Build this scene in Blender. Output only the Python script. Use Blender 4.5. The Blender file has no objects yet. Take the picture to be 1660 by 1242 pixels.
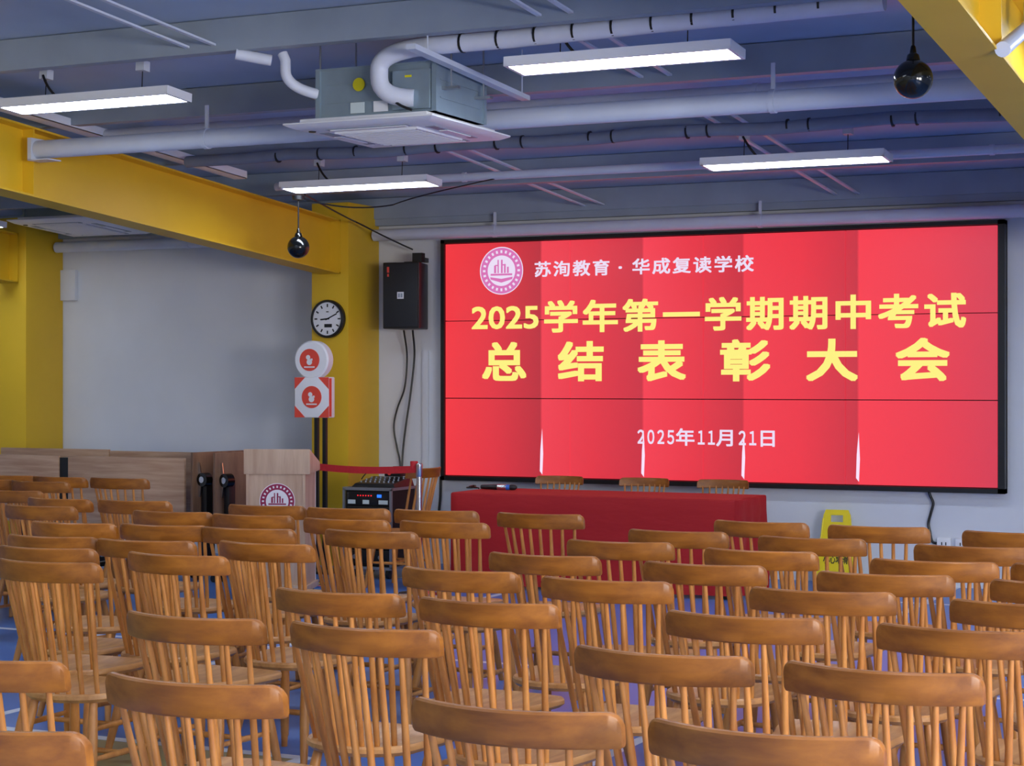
import bpy, bmesh, math, random
from mathutils import Vector, Matrix
random.seed(7)
S = bpy.context.scene
COL = S.collection
PI = math.pi

# ------------------------------------------------------------------ camera, world, light, exposure
cd = bpy.data.cameras.new('camera')
cd.sensor_width = 36.0
cd.lens = 36.0 * 3025.0 / 1660.0
cd.clip_end = 200
cd.shift_y = -1.0 / 1660.0
cam = bpy.data.objects.new('camera', cd)
COL.objects.link(cam)
cam.location = (0, 0, 1.616)
cam.rotation_euler = (PI / 2, 0, math.radians(25))
S.camera = cam
S.view_settings.view_transform = 'Standard'
S.view_settings.look = 'None'
S.view_settings.gamma = 1.0
S.view_settings.use_curve_mapping = False
S.view_settings.exposure = 0.0

w = bpy.data.worlds.new('world')
S.world = w
w.use_nodes = True
w.node_tree.nodes['Background'].inputs[0].default_value = (0.75, 0.86, 1.0, 1)
w.node_tree.nodes['Background'].inputs[1].default_value = 0.35

LAMP_E = 31.0          # radiance of the lamp diffusers
DAY_W = 560.0          # daylight entering through each window


def area(name, loc, rot, sx, sy, power, col):
    l = bpy.data.lights.new(name, 'AREA')
    l.shape = 'RECTANGLE'
    l.size, l.size_y, l.energy, l.color = sx, sy, power, col
    o = bpy.data.objects.new(name, l)
    COL.objects.link(o)
    o.location = loc
    o.rotation_euler = rot
    return o


# daylight in the window openings of the right-hand wall and the rear wall (both behind the frame)
WINS_R = [(-2.2, 0.6), (1.6, 4.4)]      # Y ranges in wall at X=5
WINS_B = [(-2.4, 0.4), (1.4, 4.2)]                            # X ranges in wall at Y=-5
for a, b in WINS_R:
    area('daylight', (5.3, (a + b) / 2, 1.9), (0, PI / 2, 0), 1.7, b - a, DAY_W, (1.0, 0.96, 0.9))
for a, b in WINS_B:
    area('daylight', ((a + b) / 2, -5.3, 1.9), (PI / 2, 0, PI), b - a, 1.7, DAY_W * 1.2, (1.0, 0.97, 0.93))


# ------------------------------------------------------------------ materials
def lin(c):
    return tuple(((v / 255) / 12.92 if v <= 10 else (((v / 255) + 0.055) / 1.055) ** 2.4) for v in c)


def nodes(m):
    m.use_nodes = True
    nt = m.node_tree
    return nt, nt.nodes, nt.links, nt.nodes['Principled BSDF']


def mat(name, rgb, rough=0.5, metal=0.0, var=0.08, scale=6.0, bump=0.0, stretch=(1, 1, 1), coat=0.0):
    m = bpy.data.materials.new(name)
    nt, N, L, P = nodes(m)
    c = lin(rgb)
    tc = N.new('ShaderNodeTexCoord')
    mp = N.new('ShaderNodeMapping')
    mp.inputs['Scale'].default_value = stretch
    L.new(tc.outputs['Object'], mp.inputs[0])
    nz = N.new('ShaderNodeTexNoise')
    nz.inputs['Scale'].default_value = scale
    nz.inputs['Detail'].default_value = 4
    L.new(mp.outputs[0], nz.inputs['Vector'])
    rp = N.new('ShaderNodeValToRGB')
    rp.color_ramp.elements[0].position = 0.3
    rp.color_ramp.elements[1].position = 0.7
    rp.color_ramp.elements[0].color = tuple(v * (1 - var) for v in c) + (1,)
    rp.color_ramp.elements[1].color = tuple(min(1, v * (1 + var)) for v in c) + (1,)
    L.new(nz.outputs['Fac'], rp.inputs[0])
    L.new(rp.outputs[0], P.inputs['Base Color'])
    P.inputs['Roughness'].default_value = rough
    P.inputs['Metallic'].default_value = metal
    P.inputs['Coat Weight'].default_value = coat
    if bump:
        b = N.new('ShaderNodeBump')
        b.inputs['Strength'].default_value = bump
        b.inputs['Distance'].default_value = 0.01
        L.new(nz.outputs['Fac'], b.inputs['Height'])
        L.new(b.outputs[0], P.inputs['Normal'])
    return m


def emis(name, rgb, strength, base=(10, 10, 10)):
    m = bpy.data.materials.new(name)
    nt, N, L, P = nodes(m)
    P.inputs['Base Color'].default_value = lin(base) + (1,)
    P.inputs['Emission Color'].default_value = lin(rgb) + (1,)
    P.inputs['Emission Strength'].default_value = strength
    return m


def wood_mat(name, dark, light, rough, stretch, scale, coat=0.0, per_object=0.0):
    m = bpy.data.materials.new(name)
    nt, N, L, P = nodes(m)
    tc = N.new('ShaderNodeTexCoord')
    mp = N.new('ShaderNodeMapping')
    mp.inputs['Scale'].default_value = stretch
    L.new(tc.outputs['Object'], mp.inputs[0])
    oi = N.new('ShaderNodeObjectInfo')
    ad = N.new('ShaderNodeVectorMath')
    ad.operation = 'ADD'
    mu = N.new('ShaderNodeVectorMath')
    mu.operation = 'SCALE'
    mu.inputs['Scale'].default_value = 9.0
    cx = N.new('ShaderNodeCombineXYZ')
    for k in range(3):
        L.new(oi.outputs['Random'], cx.inputs[k])
    L.new(cx.outputs[0], mu.inputs[0])
    L.new(mp.outputs[0], ad.inputs[0])
    L.new(mu.outputs[0], ad.inputs[1])
    nz = N.new('ShaderNodeTexNoise')
    nz.inputs['Scale'].default_value = scale
    nz.inputs['Detail'].default_value = 6
    nz.inputs['Roughness'].default_value = 0.6
    nz.inputs['Distortion'].default_value = 0.15
    L.new(ad.outputs[0], nz.inputs['Vector'])
    rp = N.new('ShaderNodeValToRGB')
    rp.color_ramp.elements[0].position = 0.32
    rp.color_ramp.elements[1].position = 0.68
    rp.color_ramp.elements[0].color = lin(dark) + (1,)
    rp.color_ramp.elements[1].color = lin(light) + (1,)
    L.new(nz.outputs['Fac'], rp.inputs[0])
    hs = N.new('ShaderNodeHueSaturation')
    mr = N.new('ShaderNodeMapRange')
    mr.inputs['To Min'].default_value = 1 - per_object
    mr.inputs['To Max'].default_value = 1 + per_object
    L.new(oi.outputs['Random'], mr.inputs[0])
    L.new(mr.outputs[0], hs.inputs['Value'])
    L.new(rp.outputs[0], hs.inputs['Color'])
    L.new(hs.outputs[0], P.inputs['Base Color'])
    P.inputs['Roughness'].default_value = rough
    P.inputs['Coat Weight'].default_value = coat
    P.inputs['Coat Roughness'].default_value = 0.2
    return m


M = {}
M['wall'] = mat('painted_wall', (214, 218, 226), 0.75, var=0.03, scale=2)
M['deck'] = mat('painted_roof_deck', (170, 188, 214), 0.38, var=0.10, scale=1.2)
M['steel'] = mat('grey_painted_steel', (146, 158, 172), 0.45, var=0.08, scale=3)
M['pipe'] = mat('pale_pipe_paint', (204, 212, 228), 0.4, var=0.05, scale=4)
M['yellow'] = mat('yellow_paint', (224, 182, 36), 0.5, var=0.04, scale=2)
M['lampcase'] = mat('white_lamp_case', (232, 236, 244), 0.4, var=0.02)
M['lampglow'] = emis('lamp_diffuser', (226, 238, 255), LAMP_E, (240, 240, 240))
M['white'] = mat('white_plastic', (232, 234, 240), 0.4, var=0.02)
M['galv'] = mat('galvanised_sheet', (140, 158, 170), 0.42, metal=0.35, var=0.1, scale=5)
M['greyfoam'] = mat('grey_pipe_wrap', (120, 128, 146), 0.6, var=0.08, scale=8)
M['foam'] = mat('white_pipe_wrap', (214, 220, 236), 0.6, var=0.04, scale=8)
M['black'] = mat('black_plastic', (18, 19, 22), 0.4, var=0.1)
M['blackmat'] = mat('black_matt', (14, 14, 16), 0.7, var=0.1)
M['blackgloss'] = mat('black_gloss', (12, 14, 15), 0.12, var=0.05)
M['grille'] = mat('speaker_grille', (24, 27, 32), 0.55, var=0.2, scale=160)
M['chrome'] = mat('chrome', (215, 218, 224), 0.2, metal=1.0, var=0.02)
M['alu'] = mat('aluminium', (170, 174, 180), 0.35, metal=0.9, var=0.04)
M['redbelt'] = mat('red_webbing', (190, 30, 40), 0.6, var=0.08, scale=40)
M['signred'] = mat('sign_red', (226, 74, 58), 0.5, var=0.02)
M['caution'] = mat('caution_yellow', (238, 216, 20), 0.4, var=0.03)
M['ink'] = mat('black_print', (20, 20, 22), 0.6, var=0.05)
M['magenta'] = mat('emblem_crimson', (150, 26, 74), 0.5, var=0.03)
M['emblemwhite'] = mat('emblem_white', (236, 232, 238), 0.5, var=0.02)
M['chair'] = wood_mat('honey_oak', (124, 71, 16), (164, 101, 30), 0.46, (1.2, 8, 8), 3.0, coat=0.05, per_object=0.10)
M['spindle'] = wood_mat('honey_oak_turned', (170, 104, 42), (206, 141, 72), 0.42, (8, 8, 1.2), 3.0, coat=0.1, per_object=0.08)
M['seatwood'] = wood_mat('honey_oak_seat', (158, 104, 52), (196, 142, 84), 0.42, (8, 1.5, 8), 3.0, coat=0.15, per_object=0.08)
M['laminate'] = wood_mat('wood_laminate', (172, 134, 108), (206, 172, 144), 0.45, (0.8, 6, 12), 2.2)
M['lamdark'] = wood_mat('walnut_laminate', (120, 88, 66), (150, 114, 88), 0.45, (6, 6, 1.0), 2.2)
M['lectwood'] = wood_mat('lectern_laminate', (178, 146, 122), (206, 178, 154), 0.45, (9, 9, 0.9), 1.6)
M['ledred'] = emis('led_red', (255, 30, 40), 2.0)
M['ledblue'] = emis('led_blue', (40, 110, 255), 1.6)
M['label'] = mat('pale_label', (206, 220, 222), 0.5, var=0.05)
M['ylabel'] = mat('yellow_label', (226, 214, 20), 0.5, var=0.03)

# cloth
m = bpy.data.materials.new('red_velvet_cloth')
nt, N, L, P = nodes(m)
P.inputs['Base Color'].default_value = lin((164, 8, 18)) + (1,)
P.inputs['Roughness'].default_value = 0.75
P.inputs['Sheen Weight'].default_value = 0.15
P.inputs['Sheen Tint'].default_value = lin((255, 90, 90)) + (1,)
nz = N.new('ShaderNodeTexNoise')
nz.inputs['Scale'].default_value = 5
nz.inputs['Detail'].default_value = 5
bp = N.new('ShaderNodeBump')
bp.inputs['Strength'].default_value = 0.35
bp.inputs['Distance'].default_value = 0.03
L.new(nz.outputs['Fac'], bp.inputs['Height'])
L.new(bp.outputs[0], P.inputs['Normal'])
M['cloth'] = m

# sports floor: blue court, white lines, olive margin (positions are places in the room)
m = bpy.data.materials.new('sports_floor')
nt, N, L, P = nodes(m)
geo = N.new('ShaderNodeNewGeometry')
sp = N.new('ShaderNodeSeparateXYZ')
L.new(geo.outputs['Position'], sp.inputs[0])


def fmath(op, a, b=None, clamp=False):
    n = N.new('ShaderNodeMath')
    n.operation = op
    n.use_clamp = clamp
    for k, v in ((0, a), (1, b)):
        if v is None:
            continue
        if isinstance(v, (int, float)):
            n.inputs[k].default_value = v
        else:
            L.new(v, n.inputs[k])
    return n.outputs[0]


def band(sock, c, half):
    return fmath('LESS_THAN', fmath('ABSOLUTE', fmath('SUBTRACT', sock, c)), half)


X_, Y_ = sp.outputs['X'], sp.outputs['Y']
olive = fmath('MULTIPLY', fmath('LESS_THAN', Y_, 6.86), fmath('LESS_THAN', X_, -4.2))
edge = fmath('MULTIPLY', band(Y_, 6.90, 0.035), fmath('LESS_THAN', X_, -4.2))
edge = fmath('MAXIMUM', edge, fmath('MULTIPLY', band(X_, -4.2, 0.035), fmath('LESS_THAN', Y_, 6.93)))
for line in (band(Y_, 13.63, 0.03), band(X_, -3.04, 0.03), band(Y_, 9.7, 0.03), band(X_, -6.1, 0.03)):
    edge = fmath('MAXIMUM', edge, line)
nz = N.new('ShaderNodeTexNoise')
nz.inputs['Scale'].default_value = 0.8
nz.inputs['Detail'].default_value = 5
L.new(geo.outputs['Position'], nz.inputs['Vector'])
rp = N.new('ShaderNodeValToRGB')
rp.color_ramp.elements[0].color = lin((58, 104, 180)) + (1,)
rp.color_ramp.elements[1].color = lin((84, 132, 202)) + (1,)
L.new(nz.outputs['Fac'], rp.inputs[0])


def mixc(fac, a, rgb):
    n = N.new('ShaderNodeMix')
    n.data_type = 'RGBA'
    L.new(fac, n.inputs[0])
    L.new(a, n.inputs[6])
    n.inputs[7].default_value = lin(rgb) + (1,)
    return n.outputs[2]


c1 = mixc(olive, rp.outputs[0], (164, 152, 108))
c2 = mixc(edge, c1, (214, 222, 236))
L.new(c2, P.inputs['Base Color'])
P.inputs['Roughness'].default_value = 0.34
M['floor'] = m

# video wall picture: red stage-curtain folds, one ramp across the width of the wall
SX0, SX1, SZ0, SZ1 = -7.506, -2.702, 0.794, 2.839
FOLDS = [-7.506, -6.573, -5.637, -4.757, -3.80, -2.702]


def screen_mat():
    m = bpy.data.materials.new('screen_picture')
    nt, N, L, P = nodes(m)
    geo = N.new('ShaderNodeNewGeometry')
    sp = N.new('ShaderNodeSeparateXYZ')
    L.new(geo.outputs['Position'], sp.inputs[0])
    mr = N.new('ShaderNodeMapRange')
    mr.inputs['From Min'].default_value = SX0
    mr.inputs['From Max'].default_value = SX1
    L.new(sp.outputs['X'], mr.inputs[0])
    rp = N.new('ShaderNodeValToRGB')
    cr = rp.color_ramp
    light = [(248, 56, 66), (246, 66, 82), (250, 64, 82), (248, 60, 76), (252, 62, 78)]
    mid = [(228, 52, 66), (232, 54, 70), (236, 54, 70), (240, 54, 70), (240, 58, 76)]
    dark = [(190, 46, 60), (206, 48, 66), (206, 48, 64), (206, 50, 66), (216, 58, 80)]
    stops = []
    for k in range(5):
        a, b = FOLDS[k], FOLDS[k + 1]
        ta, tb = (a - SX0) / (SX1 - SX0), (b - SX0) / (SX1 - SX0)
        stops += [(ta + 0.0008, light[k]), (ta + (tb - ta) * 0.5, mid[k]), (tb - 0.0008, dark[k])]
    while len(cr.elements) < len(stops):
        cr.elements.new(0.5)
    for e, (t, c) in zip(cr.elements, stops):
        e.position = t
    for e, (t, c) in zip(cr.elements, stops):
        e.color = lin(c) + (1,)
    L.new(mr.outputs[0], rp.inputs[0])
    P.inputs['Base Color'].default_value = (0.01, 0.01, 0.012, 1)
    P.inputs['Roughness'].default_value = 0.3
    L.new(rp.outputs[0], P.inputs['Emission Color'])
    P.inputs['Emission Strength'].default_value = 0.95
    return m


M['screen'] = screen_mat()
M['scr_yellow'] = emis('screen_yellow', (252, 240, 128), 1.0)
M['scr_white'] = emis('screen_white', (240, 226, 250), 0.95)
M['scr_pink'] = emis('screen_pink', (226, 120, 190), 0.9)
M['scr_streak'] = emis('screen_streak', (250, 226, 250), 1.0)


# ------------------------------------------------------------------ geometry helpers
class MB:
    """collects shapes and builds ONE mesh object"""

    def __init__(self):
        self.v, self.f, self.s = [], [], []

    def add(self, vs, fs, smooth=False):
        o = len(self.v)
        self.v += [tuple(p) for p in vs]
        self.f += [tuple(i + o for i in f) for f in fs]
        self.s += [smooth] * len(fs)
        return self

    def box(self, x0, x1, y0, y1, z0, z1, mx=None):
        vs = [Vector((x, y, z)) for z in (z0, z1) for y in (y0, y1) for x in (x0, x1)]
        if mx is not None:
            vs = [mx @ p for p in vs]
        return self.add(vs, [(0, 2, 3, 1), (4, 5, 7, 6), (0, 1, 5, 4), (2, 6, 7, 3), (0, 4, 6, 2), (1, 3, 7, 5)])

    def hexa(self, p):
        """eight corners: bottom ring 0-3, top ring 4-7"""
        return self.add(p, [(0, 3, 2, 1), (4, 5, 6, 7), (0, 1, 5, 4), (1, 2, 6, 5), (2, 3, 7, 6), (3, 0, 4, 7)])

    def prism(self, outline, fn0, fn1, smooth=False):
        """outline: 2-D points; fn0/fn1 map a point to the two caps"""
        n = len(outline)
        vs = [fn0(*p) for p in outline] + [fn1(*p) for p in outline]
        fs = [tuple(range(n))[::-1], tuple(range(n, 2 * n))]
        self.add(vs, fs)
        o = len(self.v) - 2 * n
        for i in range(n):
            j = (i + 1) % n
            self.f.append((o + i, o + j, o + n + j, o + n + i))
            self.s.append(smooth)
        return self

    def tube(self, pts, r, n=10, caps=True, squash=1.0):
        pts = [Vector(p) for p in pts]
        rr = r if isinstance(r, (list, tuple)) else [r] * len(pts)
        vs, fs = [], []
        t0 = (pts[1] - pts[0]).normalized()
        up = Vector((0, 0, 1)) if abs(t0.z) < 0.9 else Vector((1, 0, 0))
        nx = t0.cross(up).normalized()
        for i, p in enumerate(pts):
            if i == 0:
                t = pts[1] - pts[0]
            elif i == len(pts) - 1:
                t = pts[-1] - pts[-2]
            else:
                t = (pts[i + 1] - p).normalized() + (p - pts[i - 1]).normalized()
            t.normalize()
            nx = (nx - t * nx.dot(t)).normalized()
            ny = t.cross(nx)
            for k in range(n):
                a = 2 * PI * k / n
                vs.append(p + nx * (math.cos(a) * rr[i]) + ny * (math.sin(a) * rr[i] * squash))
        for i in range(len(pts) - 1):
            for k in range(n):
                a, b = i * n + k, i * n + (k + 1) % n
                fs.append((a, b, b + n, a + n))
        self.add(vs, fs, True)
        if caps:
            o = len(self.v) - len(vs)
            self.f.append(tuple(o + k for k in range(n))[::-1])
            self.f.append(tuple(o + (len(pts) - 1) * n + k for k in range(n)))
            self.s += [False, False]
        return self

    def lathe(self, prof, n=24, mx=None, smooth=True):
        """prof: (r, z) from bottom to top, turned about Z"""
        vs, fs = [], []
        for r, z in prof:
            for k in range(n):
                a = 2 * PI * k / n
                vs.append(Vector((r * math.cos(a), r * math.sin(a), z)))
        if mx is not None:
            vs = [mx @ p for p in vs]
        for i in range(len(prof) - 1):
            for k in range(n):
                a, b = i * n + k, i * n + (k + 1) % n
                fs.append((a, b, b + n, a + n))
        self.add(vs, fs, smooth)
        o = len(self.v) - len(vs)
        self.f.append(tuple(o + k for k in range(n))[::-1])
        self.f.append(tuple(o + (len(prof) - 1) * n + k for k in range(n)))
        self.s += [False, False]
        return self

    def build(self, name, material, parent=None, bevel=0.0, seg=2):
        me = bpy.data.meshes.new(name)
        me.from_pydata(self.v, [], self.f)
        me.polygons.foreach_set('use_smooth', self.s)
        bm = bmesh.new()
        bm.from_mesh(me)
        bmesh.ops.recalc_face_normals(bm, faces=bm.faces)
        if bevel:
            es = [e for e in bm.edges if len(e.link_faces) == 2 and e.calc_face_angle(0) > 0.5]
            bmesh.ops.bevel(bm, geom=es, offset=bevel, segments=seg, affect='EDGES', profile=0.6, clamp_overlap=True)
        bm.to_mesh(me)
        bm.free()
        me.set_sharp_from_angle(angle=math.radians(38))
        me.materials.append(material)
        o = bpy.data.objects.new(name, me)
        COL.objects.link(o)
        if parent is not None:
            o.parent = parent
        return o


def tag(o, label=None, cat=None, group=None, kind=None):
    if label:
        o['label'] = label
    if cat:
        o['category'] = cat
    if group:
        o['group'] = group
    if kind:
        o['kind'] = kind
    return o


def thing(name, label, cat, loc=(0, 0, 0), rz=0.0, group=None):
    o = bpy.data.objects.new(name, None)
    o.empty_display_size = 0.1
    COL.objects.link(o)
    o.location = loc
    o.rotation_euler = (0, 0, rz)
    return tag(o, label, cat, group)


def dup(root, loc, rz, label=None, group=None, scale=None):
    r = root.copy()
    COL.objects.link(r)
    r.location = loc
    r.rotation_euler = (0, 0, rz)
    if scale:
        r.scale = (scale, scale, scale)
    if label:
        r['label'] = label
    if group:
        r['group'] = group
    for ch in list(root.children):
        c = ch.copy()
        COL.objects.link(c)
        c.parent = r
        for g in list(ch.children):
            d = g.copy()
            COL.objects.link(d)
            d.parent = c
    return r


def arc(p0, p1, p2, n=10):
    p0, p1, p2 = Vector(p0), Vector(p1), Vector(p2)
    return [p0 * (1 - t) ** 2 + p1 * 2 * t * (1 - t) + p2 * t * t for t in [i / n for i in range(n + 1)]]


def smooth(pts, n=6):
    pts = [Vector(p) for p in pts]
    q = [pts[0] * 2 - pts[1]] + pts + [pts[-1] * 2 - pts[-2]]
    out = []
    for i in range(1, len(q) - 2):
        a, b, c, d = q[i - 1:i + 3]
        for k in range(n):
            t = k / n
            out.append(0.5 * (2 * b + (c - a) * t + (2 * a - 5 * b + 4 * c - d) * t * t + (3 * b - 3 * c + d - a) * t ** 3))
    return out + [pts[-1]]


def roof(y, z0):
    return z0 - 0.069 * y


# ------------------------------------------------------------------ room shell
YW = 14.80           # screen wall
XL, XR, YB = -16.0, 5.0, -5.0


def struct(o):
    o['kind'] = 'structure'
    return o


struct(MB().box(XL - 0.2, XR + 0.2, YB - 0.2, YW + 0.2, -0.1, 0).build('floor', M['floor']))
DECK = 4.29
dk = MB()
# flat painted roof deck falling towards the screen wall
dk.hexa([(XL - 0.2, YB - 0.2, roof(YB - 0.2, DECK)), (XR + 0.2, YB - 0.2, roof(YB - 0.2, DECK)), (XR + 0.2, YW + 0.2, roof(YW + 0.2, DECK)), (XL - 0.2, YW + 0.2, roof(YW + 0.2, DECK)),
         (XL - 0.2, YB - 0.2, roof(YB - 0.2, DECK) + 0.1), (XR + 0.2, YB - 0.2, roof(YB - 0.2, DECK) + 0.1), (XR + 0.2, YW + 0.2, roof(YW + 0.2, DECK) + 0.1), (XL - 0.2, YW + 0.2, roof(YW + 0.2, DECK) + 0.1)])
struct(dk.build('ceiling', M['deck']))
struct(MB().box(XL - 0.2, XR + 0.2, YW, YW + 0.2, 0, 3.5).build('wall_front', M['wall']))
struct(MB().box(XL - 0.2, XL, YB, YW, 0, 4.8).build('wall_left', M['wall']))


def wall_with_windows(name, wins, to3, length0, length1, top, wn):
    b = MB()
    cuts = sorted(wins)
    z0, z1 = 1.0, 2.8

    def piece(a, c, za, zb):
        p, q = to3(a, 0), to3(c, 0.2)
        b.box(min(p[0], q[0]), max(p[0], q[0]), min(p[1], q[1]), max(p[1], q[1]), za, zb)
    piece(length0, length1, 0, z0)
    piece(length0, length1, z1, top)
    prev = length0
    for a, c in cuts:
        piece(prev, a, z0, z1)
        prev = c
    piece(prev, length1, z0, z1)
    struct(b.build(name, M['wall']))
    for k, (a, c) in enumerate(cuts):
        f = MB()

        def bar(a0, a1, za, zb):
            p, q = to3(a0, 0.05), to3(a1, 0.13)
            f.box(min(p[0], q[0]), max(p[0], q[0]), min(p[1], q[1]), max(p[1], q[1]), za, zb)
        bar(a, c, z0, z0 + 0.06)
        bar(a, c, z1 - 0.06, z1)
        for t in (a, (a + c) / 2 - 0.03, c - 0.06):
            bar(t, t + 0.06, z0, z1)
        struct(f.build('window_%d' % (wn + k), M['white']))


wall_with_windows('wall_right', WINS_R, lambda t, d: (XR + d, t), YB, YW, 4.8, 1)
wall_with_windows('wall_back', WINS_B, lambda t, d: (t, YB - d), XL, XR, 4.9, 5)

# purlins of the roof (C-sections across the room), carried by the yellow frames
PURL = 4.10


def purlin(y, name_no):
    zt, zb = roof(y, DECK) - 0.005, roof(y, PURL)
    t, fl = 0.012, 0.085
    prof = [(0, zb), (fl, zb), (fl, zb + 0.03), (fl - t, zb + 0.03), (fl - t, zb + t), (t, zb + t), (t, zt - t), (fl, zt - t), (fl, zt), (0, zt)]
    b = MB()
    b.prism(prof, lambda yy, z: (XL, y + yy, z), lambda yy, z: (XR, y + yy, z))
    return struct(b.build('trim_%d' % name_no, M['steel']))


PY = [14.70, 13.31, 11.83, 10.35, 8.87, 7.40, 5.92, 4.44, 2.96, 1.48, 0.0, -1.48, -2.96]
for k, y in enumerate(PY):
    purlin(y, k + 1)

struct(MB().box(XL, XR, 14.72, 14.80, 3.025, 3.27).build('trim_14', M['steel']))

# sag rods: flat strips in pairs between the purlins
rodn = 0
for xs, spans in (((-6.18, -6.0), [(7.40, 8.87), (11.83, 13.31), (13.31, 14.70)]),
                  ((-3.98, -3.80), [(7.40, 8.87), (8.87, 10.35), (10.9, 11.83), (11.83, 13.31), (13.31, 14.70)])):
    for y0, y1 in spans:
        for xx in xs:
            za, zb = roof(y0, 4.135), roof(y1, 4.135)
            b = MB().hexa([(xx - 0.014, y0, za), (xx + 0.014, y0, za), (xx + 0.014, y1, zb), (xx - 0.014, y1, zb),
                           (xx - 0.014, y0, za + 0.012), (xx + 0.014, y0, za + 0.012), (xx + 0.014, y1, zb + 0.012), (xx - 0.014, y1, zb + 0.012)])
            o = b.build('sag_rod', M['pipe'])
            rodn += 1
            tag(o, 'thin pale steel strip bracing the roof purlins in pairs', 'brace', 'pale bracing strips between the purlins')

# ------------------------------------------------------------------ yellow steel frames


def column(xc, half, label, nm):
    c = thing('yellow_column', label, 'column', (xc, 14.52, 0))
    b = MB().box(-half, half, -0.28, 0.275, 0, 3.2)
    b.build('shaft', M['yellow'], c, bevel=0.006)
    MB().box(-half - 0.012, half + 0.012, -0.292, 0.27, 0, 0.012).build('base_plate', M['yellow'], c)
    return c


column(-8.413, 0.187, 'yellow steel column with a round clock on its face', 'a')
column(-11.97, 0.19, 'yellow steel column at the far end of the grey wall, beyond the stacked tables', 'b')


def beam(xc, y0, y1, zb, slope, depth, label, stiff, fl=0.108, haunch=0.0):
    """I-beam rafter falling towards the screen wall"""
    bx = thing('yellow_beam', label, 'beam', (xc, y0, 0))

    def zz(y):
        return zb - slope * (y - 9.83)

    def slab(x0, x1, o0, o1, ya, yb, b):
        b.hexa([(x0, ya - y0, zz(ya) + o0), (x1, ya - y0, zz(ya) + o0), (x1, yb - y0, zz(yb) + o0), (x0, yb - y0, zz(yb) + o0),
                (x0, ya - y0, zz(ya) + o1), (x1, ya - y0, zz(ya) + o1), (x1, yb - y0, zz(yb) + o1), (x0, yb - y0, zz(yb) + o1)])
        return b
    slab(-0.008, 0.008, 0.012, depth - 0.012, y0, y1, MB()).build('web', M['yellow'], bx)
    slab(-fl, fl, 0, 0.014, y0, y1, MB()).build('flange', M['yellow'], bx)
    slab(-fl, fl, depth - 0.014, depth, y0, y1, MB()).build('flange', M['yellow'], bx)
    for y in stiff:
        slab(-fl + 0.005, fl - 0.005, 0.014, depth - 0.014, y - 0.006, y + 0.006, MB()).build('stiffener', M['yellow'], bx)
    slab(-0.1, 0.1, 0.014, 0.09, y0 + 3.0, y0 + 3.012, MB()).build('cleat', M['yellow'], bx)
    slab(-fl, fl, 0.0, depth, y1 - 0.014, y1, MB()).build('end_plate', M['yellow'], bx)
    return bx


beam(-8.413, 0.5, 14.238, 2.90, 0.0745, 0.475, 'long yellow steel beam running down to the clock column', [10.13, 7.0, 4.0])
beam(-1.593, 0.5, 14.238, 2.90, 0.0745, 0.475, 'yellow steel beam crossing the upper corner near the hanging black ball', [8.2, 5.5, 11.5])
beam(-11.97, 0.5, 14.228, 2.90, 0.0745, 0.475, 'short visible yellow beam end above the column beyond the grey wall', [12.5, 13.9])
column(-1.593, 0.187, 'yellow steel column outside the picture carrying the upper corner beam', 'c')

# ------------------------------------------------------------------ pipes and cable trays


def xpipe(x0, x1, y, z, r, label, name='ceiling_pipe', mt='pipe', clamps=(), end=False):
    t = thing(name, label, 'pipe', (0, y, z))
    MB().tube([(x0, 0, 0), (x1, 0, 0)], r, 20).build('tube', M[mt], t)
    for cx in clamps:
        b = MB()
        b.lathe([(r + 0.006, -0.016), (r + 0.006, 0.016)], 20, Matrix.Translation((cx, 0, 0)) @ Matrix.Rotation(PI / 2, 4, 'Y'))
        b.box(cx - 0.012, cx + 0.012, -0.006, 0.006, r, roof(y, PURL) - z + 0.01)
        b.build('clamp', M[mt], t)
    if end:
        MB().box(x0 - 0.012, x0 + 0.02, -0.07, 0.07, -0.075, 0.075).box(x0 - 0.012, x0 + 0.16, -0.07, 0.07, -0.079, -0.071).build('end_bracket', M[mt], t)
    return t


xpipe(-8.29, 2.5, 10.12, 3.195, 0.062, 'thick pale pipe crossing the ceiling just behind the ceiling cassette unit', clamps=(-6.9, -3.1, -1.0), end=True)
xpipe(-8.20, 2.5, 14.66, 2.935, 0.052, 'pale pipe running along the wall just above the screen', clamps=(-7.0, -4.6, -2.2))
xpipe(-11.75, -8.62, 14.66, 2.935, 0.052, 'pale pipe along the top of the grey wall beyond the beam', clamps=(-10.2,))
xpipe(-8.2, 2.5, 10.75, 3.36, 0.045, 'slim pale pipe tucked under the roof behind the thick pipe', clamps=(-6.0, -3.4))
xpipe(-8.1, 2.5, 12.86, 3.195, 0.032, 'slim pale pipe passing behind the lamp nearest the screen', clamps=(-6.4, -4.3, -2.4))

# cable tray on the side of the left beam, falling with the roof
tray = thing('cable_tray', 'pale cable tray running along the top edge of the long yellow beam', 'cable tray', (-8.235, 0, 0))
b = MB()
for a0, a1, o0, o1 in ((-0.06, 0.06, 0, 0.006), (-0.06, -0.054, 0, 0.06), (0.054, 0.06, 0, 0.06)):
    b.hexa([(a0, 3.0, roof(3.0, 4.045) + o0), (a1, 3.0, roof(3.0, 4.045) + o0), (a1, 12.55, roof(12.55, 4.10) + o0), (a0, 12.55, roof(12.55, 4.10) + o0),
            (a0, 3.0, roof(3.0, 4.045) + o1), (a1, 3.0, roof(3.0, 4.045) + o1), (a1, 12.55, roof(12.55, 4.10) + o1), (a0, 12.55, roof(12.55, 4.10) + o1)])
b.build('channel', M['lampcase'], tray)

# wrapped refrigerant line and cable runs along the purlins


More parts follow.
